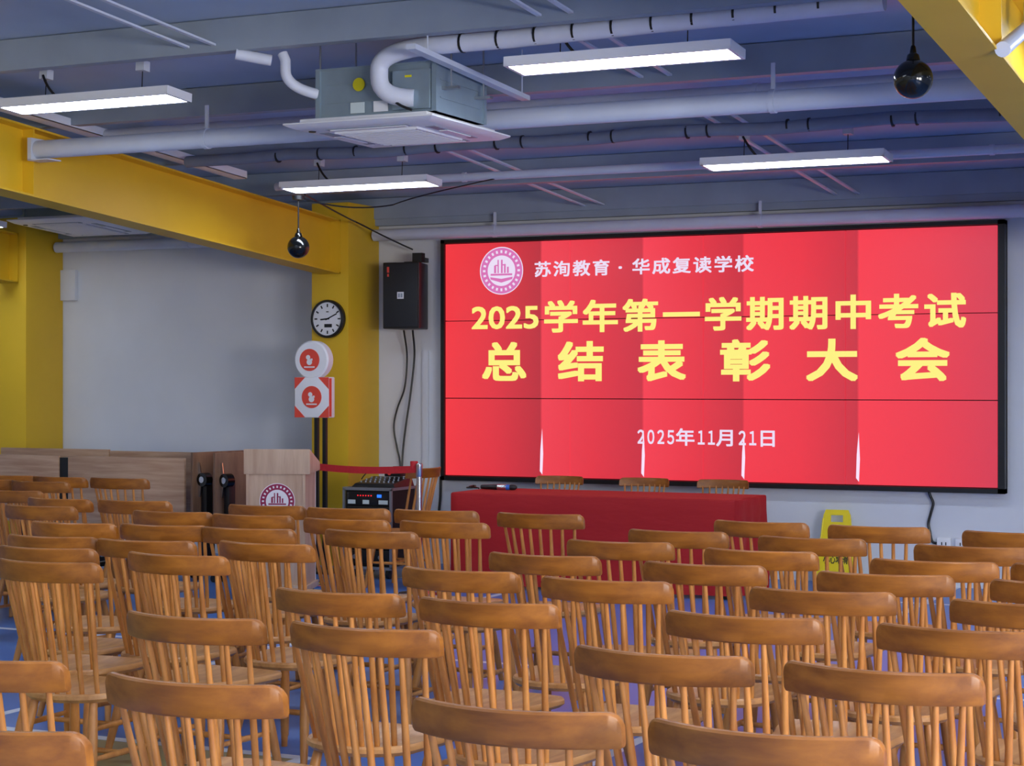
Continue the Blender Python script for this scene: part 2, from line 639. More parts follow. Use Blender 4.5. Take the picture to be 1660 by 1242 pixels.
def wrapped(pts, r, label, name='wrapped_pipe', rings=(), group=None, mt='foam'):
    t = thing(name, label, 'pipe', (0, 0, 0), 0, group)
    MB().tube(pts, r, 14).build('insulation', M[mt], t)
    for p, d in rings:
        mx = Matrix.Translation(p) @ Vector(d).to_track_quat('Z', 'Y').to_matrix().to_4x4()
        MB().lathe([(r + 0.004, -0.006), (r + 0.004, 0.006)], 16, mx).build('tape_band', M['black'], t)
    return t


zz = roof(9.0, 4.07)
pts = [(-2.2, 9.02, zz + 0.03), (-3.4, 9.02, zz + 0.015), (-4.2, 9.02, zz)] + arc((-4.66, 9.02, zz), (-5.02, 9.02, zz), (-5.02, 9.03, 3.34), 12) \
    + arc((-5.02, 9.03, 3.30), (-5.02, 9.03, 3.185), (-4.84, 9.10, 3.185), 8)
wrapped(pts, 0.05, 'fat white insulated pipe curving down into the cassette unit', rings=[((-4.5 + 0.22 * k, 9.02, zz + 0.004 * k), (1, 0, 0)) for k in range(10)])
zz2 = roof(9.0, 4.09)
wrapped([(-5.62, 8.99, zz2), (-5.60, 8.99, zz2 - 0.04)] + arc((-5.60, 8.99, zz2 - 0.1), (-5.60, 9.0, 3.28), (-5.47, 9.12, 3.25), 10), 0.03,
        'thin white insulated pipe dropping to the cassette corner')
wrapped([(-5.86, 8.88, zz2 + 0.0), (-5.70, 9.0, zz2 - 0.03)], 0.032, 'short white pipe stub sticking out below the purlin')
zz3 = roof(11.6, 4.065)
wrapped([(-8.1, 11.62, zz3)] + [(-7.6 + 0.4 * k, 11.62, zz3 + 0.012 * math.sin(k * 1.7)) for k in range(24)], 0.042,
        'long taped pipe bundle slung under the roof across the middle of the ceiling',
        rings=[((-7.3 + 0.34 * k + 0.1 * math.sin(k * 3), 11.62, zz3), (1, 0, 0.05)) for k in range(19)], mt='greyfoam')

# flat strut hung beside the cassette, falling with the roof
b = MB()
b.hexa([(-4.695, 8.74, 3.383), (-4.64, 8.74, 3.383), (-4.605, 10.13, 3.297), (-4.66, 10.13, 3.297),
        (-4.695, 8.74, 3.412), (-4.64, 8.74, 3.412), (-4.605, 10.13, 3.325), (-4.66, 10.13, 3.325)])
for hx_, hy_, hz_ in ((-4.662, 8.92, 3.40), (-4.635, 10.08, 3.32)):
    b.tube([(hx_, hy_, hz_), (hx_, hy_, roof(hy_, PURL if hy_ < 9 else DECK))], 0.005, 8)
tag(b.build('steel_strut', M['pipe']), 'pale flat steel strut slanting past the cassette to the next purlin', 'strut')


cdt = MB().tube([(-1.46, 8.06, 3.03), (-1.46, 8.75, 3.255), (-1.46, 8.8, roof(8.8, PURL))], 0.034, 14)
tag(cdt.build('conduit_pipe', M['pipe']), 'pale conduit stub slanting up beside the yellow upper corner beam', 'pipe')

# ------------------------------------------------------------------ ceiling cassette air conditioners
def cassette(x0, x1, y0, y1, z, bx0, bx1, by0, by1, h, label, full=True):
    cx, cy = (x0 + x1) / 2, (y0 + y1) / 2
    t = thing('ceiling_cassette_unit', label, 'air conditioner', (cx, cy, z))
    hx, hy = (x1 - x0) / 2, (y1 - y0) / 2
    # facia panel: rounded tray with centre grille and four louvre slots
    p = MB()
    p.hexa([(-hx + 0.05, -hy + 0.05, 0), (hx - 0.05, -hy + 0.05, 0), (hx - 0.05, hy - 0.05, 0), (-hx + 0.05, hy - 0.05, 0),
            (-hx, -hy, 0.022), (hx, -hy, 0.022), (hx, hy, 0.022), (-hx, hy, 0.022)])
    p.box(-hx, hx, -hy, hy, 0.022, 0.032)
    p.box(-hx + 0.07, hx - 0.07, -hy + 0.07, hy - 0.07, 0.032, 0.06)
    p.build('facia_panel', M['white'], t, bevel=0.004)
    g = MB().box(-hx * 0.56, hx * 0.56, -hy * 0.56, hy * 0.56, -0.012, 0.002)
    n = 14
    for k in range(n):
        yy = -hy * 0.53 + k * hy * 1.06 / (n - 1)
        g.box(-hx * 0.52, hx * 0.52, yy - 0.004, yy + 0.004, -0.015, -0.011)
    g.build('intake_grille', M['white'], t)
    for (a, c_, d, e) in ((-hx * 0.55, hx * 0.55, -hy * 0.78, -hy * 0.66), (-hx * 0.55, hx * 0.55, hy * 0.66, hy * 0.78),
                          (-hx * 0.78, -hx * 0.66, -hy * 0.55, hy * 0.55), (hx * 0.66, hx * 0.78, -hy * 0.55, hy * 0.55)):
        lv = MB().box(a, c_, d, e, -0.003, 0.003).build('louvre', M['steel'], t)
        mxx, myy = (a + c_) / 2, (d + e) / 2
        MB().box(mxx - (c_ - a) * 0.46, mxx + (c_ - a) * 0.46, myy - (e - d) * 0.2, myy + (e - d) * 0.34, -0.008, -0.003).build('vane', M['white'], lv)
    MB().lathe([(0.02, -0.006), (0.022, 0.0)], 16, Matrix.Translation((-hx * 0.78, -hy * 0.7, 0))).build('sensor', M['black'], t)
    bd = MB().box(bx0 - cx, bx1 - cx, by0 - cy, by1 - cy, 0.06, h)
    for zz_ in (0.06, h - 0.012):
        bd.box(bx0 - cx - 0.006, bx1 - cx + 0.006, by0 - cy - 0.006, by1 - cy + 0.006, zz_, zz_ + 0.012)
    for zz_ in (0.14, 0.24):
        bd.box(bx1 - cx, bx1 - cx + 0.006, by0 - cy + 0.06, by1 - cy - 0.06, zz_, zz_ + 0.008)
        bd.box(bx0 - cx + 0.06, bx1 - cx - 0.2, by0 - cy - 0.006, by0 - cy, zz_, zz_ + 0.006)
    for sx in (0, 1):
        for sy in (0, 1):
            ex, ey = (bx0, bx1)[sx] - cx, (by0, by1)[sy] - cy
            bd.box(ex - 0.014, ex + 0.014, ey - 0.014, ey + 0.014, 0.06, h)
    bd.build('body', M['galv'], t)
    for sx in (bx0 - cx - 0.05, bx1 - cx + 0.05):
        for sy in (by0 - cy + 0.1, by1 - cy - 0.1):
            MB().tube([(sx, sy, 0.2), (sx, sy, roof(cy + sy, DECK) - z)], 0.006, 8).box(sx - 0.05, sx + 0.05, sy - 0.02, sy + 0.02, 0.19, 0.205).build('hanger_rod', M['alu'], t)
    if full:
        fy = by0 - cy
        eb = MB().box(bx1 - cx - 0.25, bx1 - cx - 0.02, fy - 0.03, fy - 0.006, 0.075, 0.29).build('electrical_box', M['galv'], t)
        MB().box(bx0 - cx + 0.21, bx0 - cx + 0.30, fy - 0.009, fy - 0.005, 0.075, 0.135).build('data_plate', M['label'], t)
        MB().box(bx0 - cx + 0.36, bx0 - cx + 0.45, fy - 0.012, fy - 0.005, 0.075, 0.135).build('data_plate', M['white'], t)
        MB().lathe([(0.038, 0), (0.038, 0.004)], 20, Matrix.Translation((bx0 - cx + 0.265, fy - 0.007, 0.235)) @ Matrix.Rotation(PI / 2, 4, 'X')).build('warning_sticker', M['ylabel'], t)
        MB().box(bx1 - cx - 0.17, bx1 - cx - 0.13, fy - 0.034, fy - 0.03, 0.25, 0.262).build('warning_sticker', M['ylabel'], eb)
        MB().tube(arc((bx1 - cx - 0.24, fy - 0.05, 0.14), (bx1 - cx - 0.19, fy - 0.1, 0.09), (bx1 - cx - 0.1, fy - 0.08, 0.06)), 0.008, 8).build('drain_hose', M['black'], t)
    return t


cassette(-5.645, -4.69, 9.03, 10.04, 3.05, -5.46, -4.72, 9.12, 9.73, 0.338, 'white ceiling cassette air conditioner with bare metal body, over the middle of the room')
far_ac = cassette(-11.33, -10.38, 13.42, 14.37, 3.03, -11.22, -10.49, 13.53, 14.26, 0.22, 'white ceiling cassette panel above the grey wall, beyond the long yellow beam', full=False)
far_ac.rotation_euler = (-math.atan(0.069), 0, 0)


# ------------------------------------------------------------------ lamps
def make_lamp(x0, x1, y, label, group=None):
    cx = (x0 + x1) / 2
    z = roof(y, 3.93)
    t = thing('linear_ceiling_lamp', label, 'ceiling lamp', (cx, y, z), 0, group)
    t.rotation_euler = (-math.atan(0.069), 0, 0)
    hx, hy = 0.635, 0.125
    c = MB()
    c.box(-hx, hx, -hy, hy, 0.012, 0.052)
    c.box(-hx, hx, -hy, -hy + 0.02, 0, 0.012)
    c.box(-hx, hx, hy - 0.02, hy, 0, 0.012)
    c.box(-hx, -hx + 0.02, -hy, hy, 0, 0.012)
    c.box(hx - 0.02, hx, -hy, hy, 0, 0.012)
    c.build('housing', M['lampcase'], t)
    MB().box(-hx + 0.021, hx - 0.021, -hy + 0.021, hy - 0.021, 0.003, 0.0115).build('diffuser', M['lampglow'], t)
    for sx in (-0.36, 0.36):
        w_ = MB().tube([(sx, 0, 0.052), (sx, 0, 0.235)], 0.003, 6).build('hanging_wire', M['black'], t)
        MB().box(sx - 0.03, sx + 0.03, -0.03, 0.03, 0.18, 0.24).build('junction_box', M['pipe'], w_)
    MB().tube(arc((-0.36, -0.03, 0.2), (-0.30, -0.06, 0.10), (-0.25, 0, 0.05)), 0.008, 8).build('flex_cord', M['black'], t)
    return t


LAMPS = [(-4.25, -3.0, 9.15, 'long lit panel lamp hanging ahead of the cassette unit, biggest in the picture'),
         (-4.22, -2.95, 12.20, 'lit panel lamp above the red screen'),
         (-7.69, -6.47, 9.17, 'lit panel lamp over the long yellow beam'),
         (-7.61, -6.36, 12.26, 'lit panel lamp beside the smaller hanging black ball'),
         (-12.5, -11.25, 13.2, 'lit lamp end above the column beyond the grey wall'),
         ]
lamp0 = None
for x0, x1, y, lab in LAMPS:
    if lamp0 is None:
        lamp0 = make_lamp(x0, x1, y, lab, 'hanging panel lamps')
    else:
        r = dup(lamp0, ((x0 + x1) / 2, y, roof(y, 3.93)), 0, lab)
        r.rotation_euler = (-math.atan(0.069), 0, 0)
for y in (12.2, 9.17, 6.1, 3.05, 0.0, -3.05):
    for x0 in (-11.9, -7.08, -3.62, -0.77, 2.6):
        if (y == 12.2 and x0 < -0.8) or (y == 9.17 and -8 < x0 < -1):
            continue
        r = dup(lamp0, (x0, y, roof(y, 3.93)), 0, 'panel lamp of the same kind hanging outside the picture')
        r.rotation_euler = (-math.atan(0.069), 0, 0)

# ------------------------------------------------------------------ hanging black balls


def ball(x, y, z, r, ztop, label, rosette=None):
    t = thing('hanging_ball', label, 'hanging ball', (x, y, z), 0, 'hanging black balls')
    prof = [(0.001, -r)] + [(r * math.cos(a), r * math.sin(a)) for a in [(-80 + 10 * k) * PI / 180 for k in range(16)]]
    prof += [(r * 0.36, r * 0.95), (r * 0.30, r * 1.22), (r * 0.18, r * 1.32), (r * 0.13, r * 1.62), (0.008, r * 1.7)]
    MB().lathe(prof, 32).build('globe', M['blackgloss'], t)
    MB().tube([(0, 0, r * 1.65), (0, 0, ztop - z)], 0.006, 8).build('cord', M['black'], t)
    MB().lathe([(0.045, ztop - z - 0.03), (0.05, ztop - z)], 16).build('ceiling_rose', M['black'], t)
    return t


ball(-1.862, 8.15, 2.945, 0.086, roof(8.15, DECK) - 0.02, 'big black ball hanging on a cord beside the corner beam')
ball(-7.62, 12.42, 2.665, 0.086, roof(12.42, 4.10) - 0.18, 'smaller looking black ball hanging near the long yellow beam')
hp = roof(12.42, 4.10)
w1 = MB()
w1.tube(arc((-7.62, 12.42, hp - 0.19), (-7.35, 12.7, hp - 0.30), (-7.1, 13.0, hp - 0.22), 12), 0.006, 6)
w1.tube(arc((-7.1, 13.0, hp - 0.22), (-6.7, 12.6, hp - 0.2), (-6.0, 12.9, roof(12.9, 4.09)), 12), 0.005, 6)
tag(w1.build('sagging_cable', M['black']), 'thin black cable sagging from the smaller hanging ball under the roof', 'cable')
w2 = MB()
w2.tube(arc((-7.58, 12.45, hp - 0.17), (-7.85, 13.6, hp - 0.26), (-8.13, 14.2, 3.02), 12) + arc((-8.12, 14.24, 3.01), (-8.0, 14.5, 2.9), (-7.83, 14.70, 2.80), 10)[1:], 0.007, 6)
tag(w2.build('speaker_cable', M['black']), 'black cable hanging from the roof to the top of the loudspeaker', 'cable')


# ------------------------------------------------------------------ lettering helper (flat lettering shown on screens, signs)
def text_mesh(body, bold=0.0, res=3):
    c = bpy.data.curves.new('t', 'FONT')
    c.body = body
    c.resolution_u = res
    c.offset = bold
    o = bpy.data.objects.new('t', c)
    COL.objects.link(o)
    bpy.context.view_layer.update()
    dg = bpy.context.evaluated_depsgraph_get()
    me = bpy.data.meshes.new_from_object(o.evaluated_get(dg))
    bpy.data.objects.remove(o)
    bpy.data.curves.remove(c)
    return me


def thick(me, bold, k):
    """flat lettering thickened by overlaying shifted copies of its outline"""
    ofs = [(0, 0)] + ([(bold * dx, bold * dy) for dx in (-1, 0, 1) for dy in (-1, 0, 1) if dx or dy] if bold else [])
    vs, fs = [], []
    for q, (dx, dy) in enumerate(ofs):
        o = len(vs)
        vs += [(p.co.x + dx, p.co.y + dy, q * k) for p in me.vertices]
        fs += [tuple(i + o for i in f.vertices) for f in me.polygons]
    bpy.data.meshes.remove(me)
    return vs, fs


def text_rect(name, body, material, parent, to3, u0, u1, v0, v1, bold=0.0):
    """lettering stretched to the rectangle u0..u1, v0..v1; to3(u, v, lift) places it"""
    vs, fs = thick(text_mesh(body), bold, 0.00008)
    ax, bx_ = min(p[0] for p in vs), max(p[0] for p in vs)
    ay, by_ = min(p[1] for p in vs), max(p[1] for p in vs)
    b = MB()
    b.add([to3(u0 + (x - ax) / (bx_ - ax) * (u1 - u0), v0 + (y - ay) / (by_ - ay) * (v1 - v0), d) for x, y, d in vs], fs)
    return b.build(name, material, parent)


def emblem(parent, to3, r, mats, lift, face_r=1.0):
    """round school emblem: ring with small marks round it, pale centre with towers over an open book"""
    ring, pale, ink = mats

    def disc(name, rad, mt, k, hole=0.0, n=48):
        b = MB()
        if hole:
            vs = [to3(rad * math.cos(2 * PI * i / n), rad * math.sin(2 * PI * i / n), lift * k) for i in range(n)] + \
                 [to3(hole * math.cos(2 * PI * i / n), hole * math.sin(2 * PI * i / n), lift * k) for i in range(n)]
            b.add(vs, [(i, (i + 1) % n, n + (i + 1) % n, n + i) for i in range(n)])
        else:
            b.add([to3(rad * math.cos(2 * PI * i / n), rad * math.sin(2 * PI * i / n), lift * k) for i in range(n)], [tuple(range(n))])
        return b.build(name, mt, parent)
    e = disc('emblem', r, pale, 1)

    def sub(o):
        o.parent = e
        return o
    sub(disc('emblem_ring', r * 0.96, ring, 2, r * 0.64))
    sub(disc('emblem_rim', r * 1.0, pale, 3, r * 0.965))
    k = MB()
    for i in range(24):                                    # small marks round the ring
        a = 2 * PI * i / 24
        ca, sa = math.cos(a), math.sin(a)
        q = [(-0.045, -0.06), (0.045, -0.06), (0.045, 0.06), (-0.045, 0.06)]
        k.add([to3(r * ((0.8 + v) * ca - u * sa), r * ((0.8 + v) * sa + u * ca), lift * 3) for u, v in q], [(0, 1, 2, 3)])
    sub(k.build('ring_mark', pale, parent))
    k = MB()

    def rect(u0, u1, v0, v1):
        k.add([to3(r * u, r * v, lift * 3) for u, v in ((u0, v0), (u1, v0), (u1, v1), (u0, v1))], [(0, 1, 2, 3)])
    for u0, u1, v1 in ((-0.34, -0.24, 0.22), (-0.18, -0.12, 0.46), (-0.02, 0.06, 0.46), (0.12, 0.2, 0.28), (0.26, 0.34, 0.16)):
        rect(u0, u1, -0.1, v1)
    rect(-0.3, -0.12, 0.2, 0.25)
    rect(-0.02, 0.2, 0.22, 0.27)
    rect(-0.5, 0.5, -0.2, -0.12)
    for sgn in (-1, 1):
        k.add([to3(r * u, r * v, lift * 3) for u, v in ((0, -0.5), (sgn * 0.5, -0.36), (sgn * 0.52, -0.26), (0, -0.34))], [(0, 1, 2, 3)])
    sub(k.build('emblem_towers', ink, parent))
    return e


# ------------------------------------------------------------------ video wall
YS = 14.70           # face of the panels
vw = thing('video_wall', 'huge red video wall of twelve panels with yellow Chinese headline', 'screen', ((SX0 + SX1) / 2, YS, 0))
VX = (SX0 + SX1) / 2
fr = MB()
fr.box(-7.545 - VX, SX0 - 0.004 - VX, -0.015, 0.1, 0.752, 2.876)
fr.box(SX1 + 0.004 - VX, -2.645 - VX, -0.015, 0.1, 0.752, 2.876)
fr.box(-7.545 - VX, -2.645 - VX, -0.015, 0.1, 0.752, SZ0 - 0.004)
fr.box(-7.545 - VX, -2.645 - VX, -0.015, 0.1, SZ1 + 0.004, 2.876)
fr.box(-7.545 - VX, -2.645 - VX, 0.06, 0.1, 0.76, 2.87)
fr.build('frame', M['black'], vw)
pw, ph = (SX1 - SX0) / 4, (SZ1 - SZ0) / 3
for i in range(4):
    for j in range(3):
        g = 0.0042
        MB().box(SX0 + i * pw + g - VX, SX0 + (i + 1) * pw - g - VX, 0, 0.05, SZ0 + j * ph + g, SZ0 + (j + 1) * ph - g).build('display_panel', M['screen'], vw)


def scr(u, v, d=0.0):
    return (u - VX, -0.002 - d, v)


text_rect('headline_lettering', '2025', M['scr_yellow'], vw, scr, -7.245, -6.60, 2.08, 2.28, 0.02)
cx0, cx1 = -6.575, -2.955
chs = '学年第一学期期中考试'
pitch = (cx1 - cx0) / len(chs)
b_ = 0.016


def line_of(name, chars, x0, x1, zc, size, material, bold, vs_=1.0):
    """one mesh of lettering: the characters at an even pitch, upright em square of the given size"""
    n = len(chars)
    pitch = (x1 - x0 - size) / (n - 1) if n > 1 else 0
    vs, fs = [], []
    for k, ch in enumerate(chars):
        if ch == ' ':
            continue
        tv, tf = thick(text_mesh(ch), bold, 0.00008)
        if ch == '·':
            mx0 = (min(p[0] for p in tv) + max(p[0] for p in tv)) / 2
            tv = [(0.46 + (x - mx0) * 1.2, y, d) for x, y, d in tv]
        o = len(vs)
        vs += [scr(x0 + k * pitch + x * size, zc + (y - 0.39) * size * vs_, d) for x, y, d in tv]
        fs += [tuple(i + o for i in f) for f in tf]
    b = MB()
    b.add(vs, fs)
    return b.build(name, material, vw)


line_of('headline_lettering', chs, -6.56, -2.94, 2.184, 0.338, M['scr_yellow'], 0.026, 0.84)
line_of('headline_lettering', '总结表彰大会', -7.15, -3.065, 1.800, 0.44, M['scr_yellow'], 0.028, 0.80)
line_of('school_name_lettering', '苏洵教育·华成复读学校', -6.645, -4.665, 2.594, 0.166, M['scr_white'], 0.022, 0.84)
dv, df, cxr = [], [], -5.704
for ch in '２０２５年１１月２１日':
    half = ch in '０１２５'
    tv, tf = thick(text_mesh(ch), 0.022, 0.00008)
    o_ = len(dv)
    dv += [scr(cxr + (x * 0.62 - 0.03 if half else x) * 0.172, 1.103 + y * 0.150, d) for x, y, d in tv]
    df += [tuple(i + o_ for i in f) for f in tf]
    cxr += 0.178 * (0.5 if half else 1.0)
MB().add(dv, df).build('date_lettering', M['scr_white'], vw)
emblem(vw, lambda u, v, d: scr(-6.955 + u, 2.589 + v, d), 0.208, (M['scr_pink'], M['scr_white'], M['scr_pink']), 0.0006)
for fx in FOLDS[1:5]:
    MB().add([scr(fx - 0.016, 0.85, 0.0006), scr(fx + 0.008, 0.82, 0.0006), scr(fx + 0.016, 1.0, 0.0006), scr(fx + 0.006, 1.22, 0.0006), scr(fx - 0.01, 1.04, 0.0006)],
             [(0, 1, 2, 3, 4)]).build('light_streak', M['scr_streak'], vw)

cord = MB().tube(smooth([(-3.25, 14.74, 0.78), (-3.235, 14.755, 0.72), (-3.215, 14.77, 0.66), (-3.235, 14.775, 0.58), (-3.255, 14.78, 0.5), (-3.245, 14.78, 0.44), (-3.225, 14.775, 0.36), (-3.19, 14.77, 0.345)]), 0.011, 8)
tag(cord.build('power_cord', M['black']), 'black power cord hanging from the screen to the wall sockets', 'cord')
for k, (sx, lab) in enumerate(((-3.13, 'white wall socket box at the end of the screen cord'), (-2.985, 'white wall socket box farther from the screen cord'))):
    t = thing('wall_socket', lab, 'socket', (sx, YW, 0.345), 0, 'wall sockets under the screen')
    MB().box(-0.055, 0.055, -0.04, 0, -0.045, 0.045).build('box', M['white'], t, bevel=0.006)
    MB().box(-0.02, -0.012, -0.043, -0.039, -0.012, 0.012).box(0.012, 0.02, -0.043, -0.039, -0.012, 0.012).build('socket_slot', M['black'], t)

# ------------------------------------------------------------------ loudspeaker, trunking and cables on the wall
sk = thing('loudspeaker', 'black wall loudspeaker hung beside the screen', 'loudspeaker', (-7.785, 14.52, 2.375), math.radians(8))
ol = [(-0.17, -0.17), (0.17, -0.17), (0.13, 0.17), (-0.13, 0.17)]
MB().prism(ol, lambda x, y: (x, y, -0.29), lambda x, y: (x, y, 0.29)).build('cabinet', M['black'], sk, bevel=0.01)
MB().box(-0.158, 0.158, -0.182, -0.168, -0.275, 0.275).build('grille', M['grille'], sk, bevel=0.004)
lg = MB().box(-0.03, 0.03, -0.187, -0.181, -0.03, 0.03).build('badge', M['white'], sk)
MB().box(-0.02, -0.004, -0.189, -0.186, -0.018, 0.018).box(0.003, 0.02, -0.189, -0.186, -0.018, 0.018).build('badge_print', M['steel'], lg)
MB().box(-0.125, -0.105, -0.186, -0.181, 0.20, 0.25).box(-0.122, -0.108, -0.186, -0.181, 0.165, 0.19).build('red_mark', M['signred'], sk)
MB().box(0.05, 0.14, -0.02, 0.06, 0.30, 0.38).box(-0.03, 0.12, -0.01, 0.02, 0.285, 0.305).box(0.06, 0.10, 0.05, 0.285, 0.31, 0.35).build('bracket', M['black'], sk)
tk = MB().box(-7.775, -7.715, YW - 0.025, YW, 0.3, 1.90)
tk.box(-7.762, -7.728, YW - 0.03, YW - 0.024, 0.3, 1.90)
tag(tk.build('cable_trunking', M['wall']), 'pale vertical cable trunking on the wall between loudspeaker and screen', 'trunking')
c1_ = MB().tube(smooth([(-7.90, 14.66, 2.08), (-7.91, 14.74, 1.85), (-7.945, 14.76, 1.57), (-8.02, 14.76, 1.38), (-8.055, 14.76, 1.21), (-8.02, 14.76, 1.02), (-7.985, 14.75, 0.88), (-7.98, 14.72, 0.6)]), 0.008, 6)
tag(c1_.build('hanging_cable', M['black']), 'black cable bowing out below the loudspeaker, nearer the yellow column', 'cable', 'cables under the loudspeaker')
c2_ = MB().tube(smooth([(-7.81, 14.66, 2.08), (-7.83, 14.73, 1.85), (-7.875, 14.74, 1.51), (-7.92, 14.74, 1.24), (-7.955, 14.74, 0.96), (-7.955, 14.72, 0.6)]), 0.009, 6)
tag(c2_.build('hanging_cable', M['black']), 'black cable hanging straight below the loudspeaker, nearer the screen', 'cable', 'cables under the loudspeaker')
c3_ = MB().tube(smooth([(-7.58, 14.76, 0.78), (-7.59, 14.77, 0.6), (-7.6, 14.76, 0.4), (-7.55, 14.75, 0.2), (-7.5, 14.7, 0.02)]), 0.012, 6)
tag(c3_.build('screen_cable', M['black']), 'black cable dropping from the lower corner of the screen by the red table', 'cable')
jb = MB().box(-11.78, -11.6, YW - 0.05, YW, 2.42, 2.72)
tag(jb.build('wall_box', M['wall'], bevel=0.006), 'small pale box high on the grey wall beside the far column', 'box')

# ------------------------------------------------------------------ clock
ck = thing('wall_clock', 'round white wall clock with black rim on the yellow column', 'clock', (-8.413, 14.236, 2.175))
RY = Matrix.Rotation(PI / 2, 4, 'X')
MB().lathe([(0.155, 0), (0.168, 0.008), (0.168, 0.045), (0.16, 0.055), (0.147, 0.055), (0.147, 0.035)], 48, RY).build('rim', M['black'], ck)
MB().lathe([(0.148, 0.03), (0.148, 0.037)], 48, RY).build('dial', M['white'], ck)
nm = MB()
for k in range(12):
    a = k * PI / 6
    p = Vector((math.sin(a) * 0.118, -0.0385, math.cos(a) * 0.118))
    mx = Matrix.Translation(p) @ Matrix.Rotation(a, 4, 'Y')
    nm.box(-0.006, 0.006, -0.001, 0.001, -0.014, 0.014, mx)
nm.build('hour_mark', M['ink'], ck)
for ang, ln, wd, nme in ((-95, 0.07, 0.006, 'hour_hand'), (65, 0.105, 0.005, 'minute_hand')):
    mx = Matrix.Rotation(math.radians(ang), 4, 'Y')
    MB().box(-wd, wd, -0.043, -0.040, -0.02, ln, mx).build(nme, M['ink'], ck)
MB().box(-0.03, 0.045, -0.041, -0.038, -0.075, -0.045).build('date_window', M['ink'], ck)
MB().box(-0.012, 0.012, -0.041, -0.038, 0.058, 0.066).build('maker_mark', M['ink'], ck)

# ------------------------------------------------------------------ red and white display stand
st = thing('display_stand', 'red and white display stand with a round sign above a square sign', 'sign stand', (-8.255, 13.72, 0))
st.scale = (1.033, 1.0, 1.004)
up = MB().lathe([(0.150, 0.0), (0.163, 0.012), (0.163, 0.088), (0.150, 0.10)], 40, Matrix.Translation((-0.008, 0.05, 1.80)) @ RY).build('round_sign', M['white'], st)
MB().lathe([(0.094, 0), (0.094, 0.004)], 36, Matrix.Translation((-0.02, -0.0495, 1.80)) @ RY).build('red_disc', M['signred'], up)


def sign_figure(par, cx, cz, y):
    b = MB()
    b.lathe([(0.020, 0), (0.020, 0.002)], 16, Matrix.Translation((cx - 0.012, y, cz + 0.022)) @ RY)
    b.lathe([(0.026, 0), (0.026, 0.002)], 16, Matrix.Translation((cx, y, cz - 0.018)) @ RY)
    b.box(cx + 0.012, cx + 0.03, y - 0.002, y, cz - 0.005, cz + 0.012)
    b.box(cx - 0.05, cx + 0.05, y - 0.002, y, cz - 0.066, cz - 0.055)
    return b.build('white_print', M['white'], par)


sign_figure(up, -0.02, 1.80, -0.0535)
lo = MB().box(-0.165, 0.165, -0.05, 0.05, 1.31, 1.655).build('square_sign', M['white'], st, bevel=0.012)
for sx in (-1, 1):
    for sz in (-1, 1):
        xc_, zc_ = sx * 0.163, 1.4825 + sz * 0.170
        MB().prism([(0, 0), (-sx * 0.10, 0), (0, -sz * 0.10)], lambda u, v: (xc_ + u, -0.0505, zc_ + v), lambda u, v: (xc_ + u, -0.053, zc_ + v)).build('red_corner', M['signred'], lo)
MB().box(0.162, 0.167, -0.046, -0.01, 1.32, 1.645).build('red_edge', M['signred'], lo)
MB().lathe([(0.094, 0), (0.094, 0.004)], 36, Matrix.Translation((0.0, -0.0495, 1.485)) @ RY).build('red_disc', M['signred'], lo)
sign_figure(lo, 0, 1.485, -0.0535)
for px_ in (0.02, 0.098):
    MB().box(px_ - 0.016, px_ + 0.016, -0.016, 0.016, 0.02, 1.33).build('post', M['black'], st)
MB().box(-0.2, 0.24, -0.18, 0.18, 0, 0.02).build('base', M['black'], st, bevel=0.004)

# ------------------------------------------------------------------ lectern
lt = thing('lectern', 'pale wood lectern with a round crimson emblem on its front', 'lectern', (-7.49, 11.9, 0), math.radians(20))
tb = MB()
tb.hexa([(-0.252, 0, 0.928), (0.252, 0, 0.928), (0.252, 0.40, 0.945), (-0.252, 0.40, 0.945),
         (-0.252, 0, 1.118), (0.252, 0, 1.118), (0.252, 0.40, 1.005), (-0.252, 0.40, 1.005)])
tb.build('reading_top', M['lectwood'], lt, bevel=0.006)
MB().box(-0.215, 0.195, 0.02, 0.04, 0.10, 0.928).build('front_panel', M['lectwood'], lt)
for sx in (-0.235, 0.195):
    sd = MB().box(sx, sx + 0.02, 0.01, 0.40, 0.10, 0.935).build('side_panel', M['lectwood'], lt)
    if sx > 0:
        MB().box(sx - 0.001, sx + 0.021, 0.40, 0.416, 0.10, 0.935).build('edge_strip', M['white'], sd)
MB().box(-0.215, 0.195, 0.04, 0.38, 0.45, 0.47).build('shelf', M['lectwood'], lt)
MB().box(-0.25, 0.235, -0.02, 0.44, 0.05, 0.10).build('plinth', M['lectwood'], lt, bevel=0.006)
for cx_ in (-0.21, 0.19):
    for cy_ in (0.03, 0.39):
        MB().lathe([(0.025, -0.012), (0.025, 0.012)], 16, Matrix.Translation((cx_, cy_, 0.025)) @ Matrix.Rotation(PI / 2, 4, 'Y')).build('caster', M['black'], lt)
emblem(lt, lambda u, v, d: (0.0 + u, 0.0195 - d, 0.726 + v), 0.135, (M['magenta'], M['emblemwhite'], M['magenta']), 0.0008)

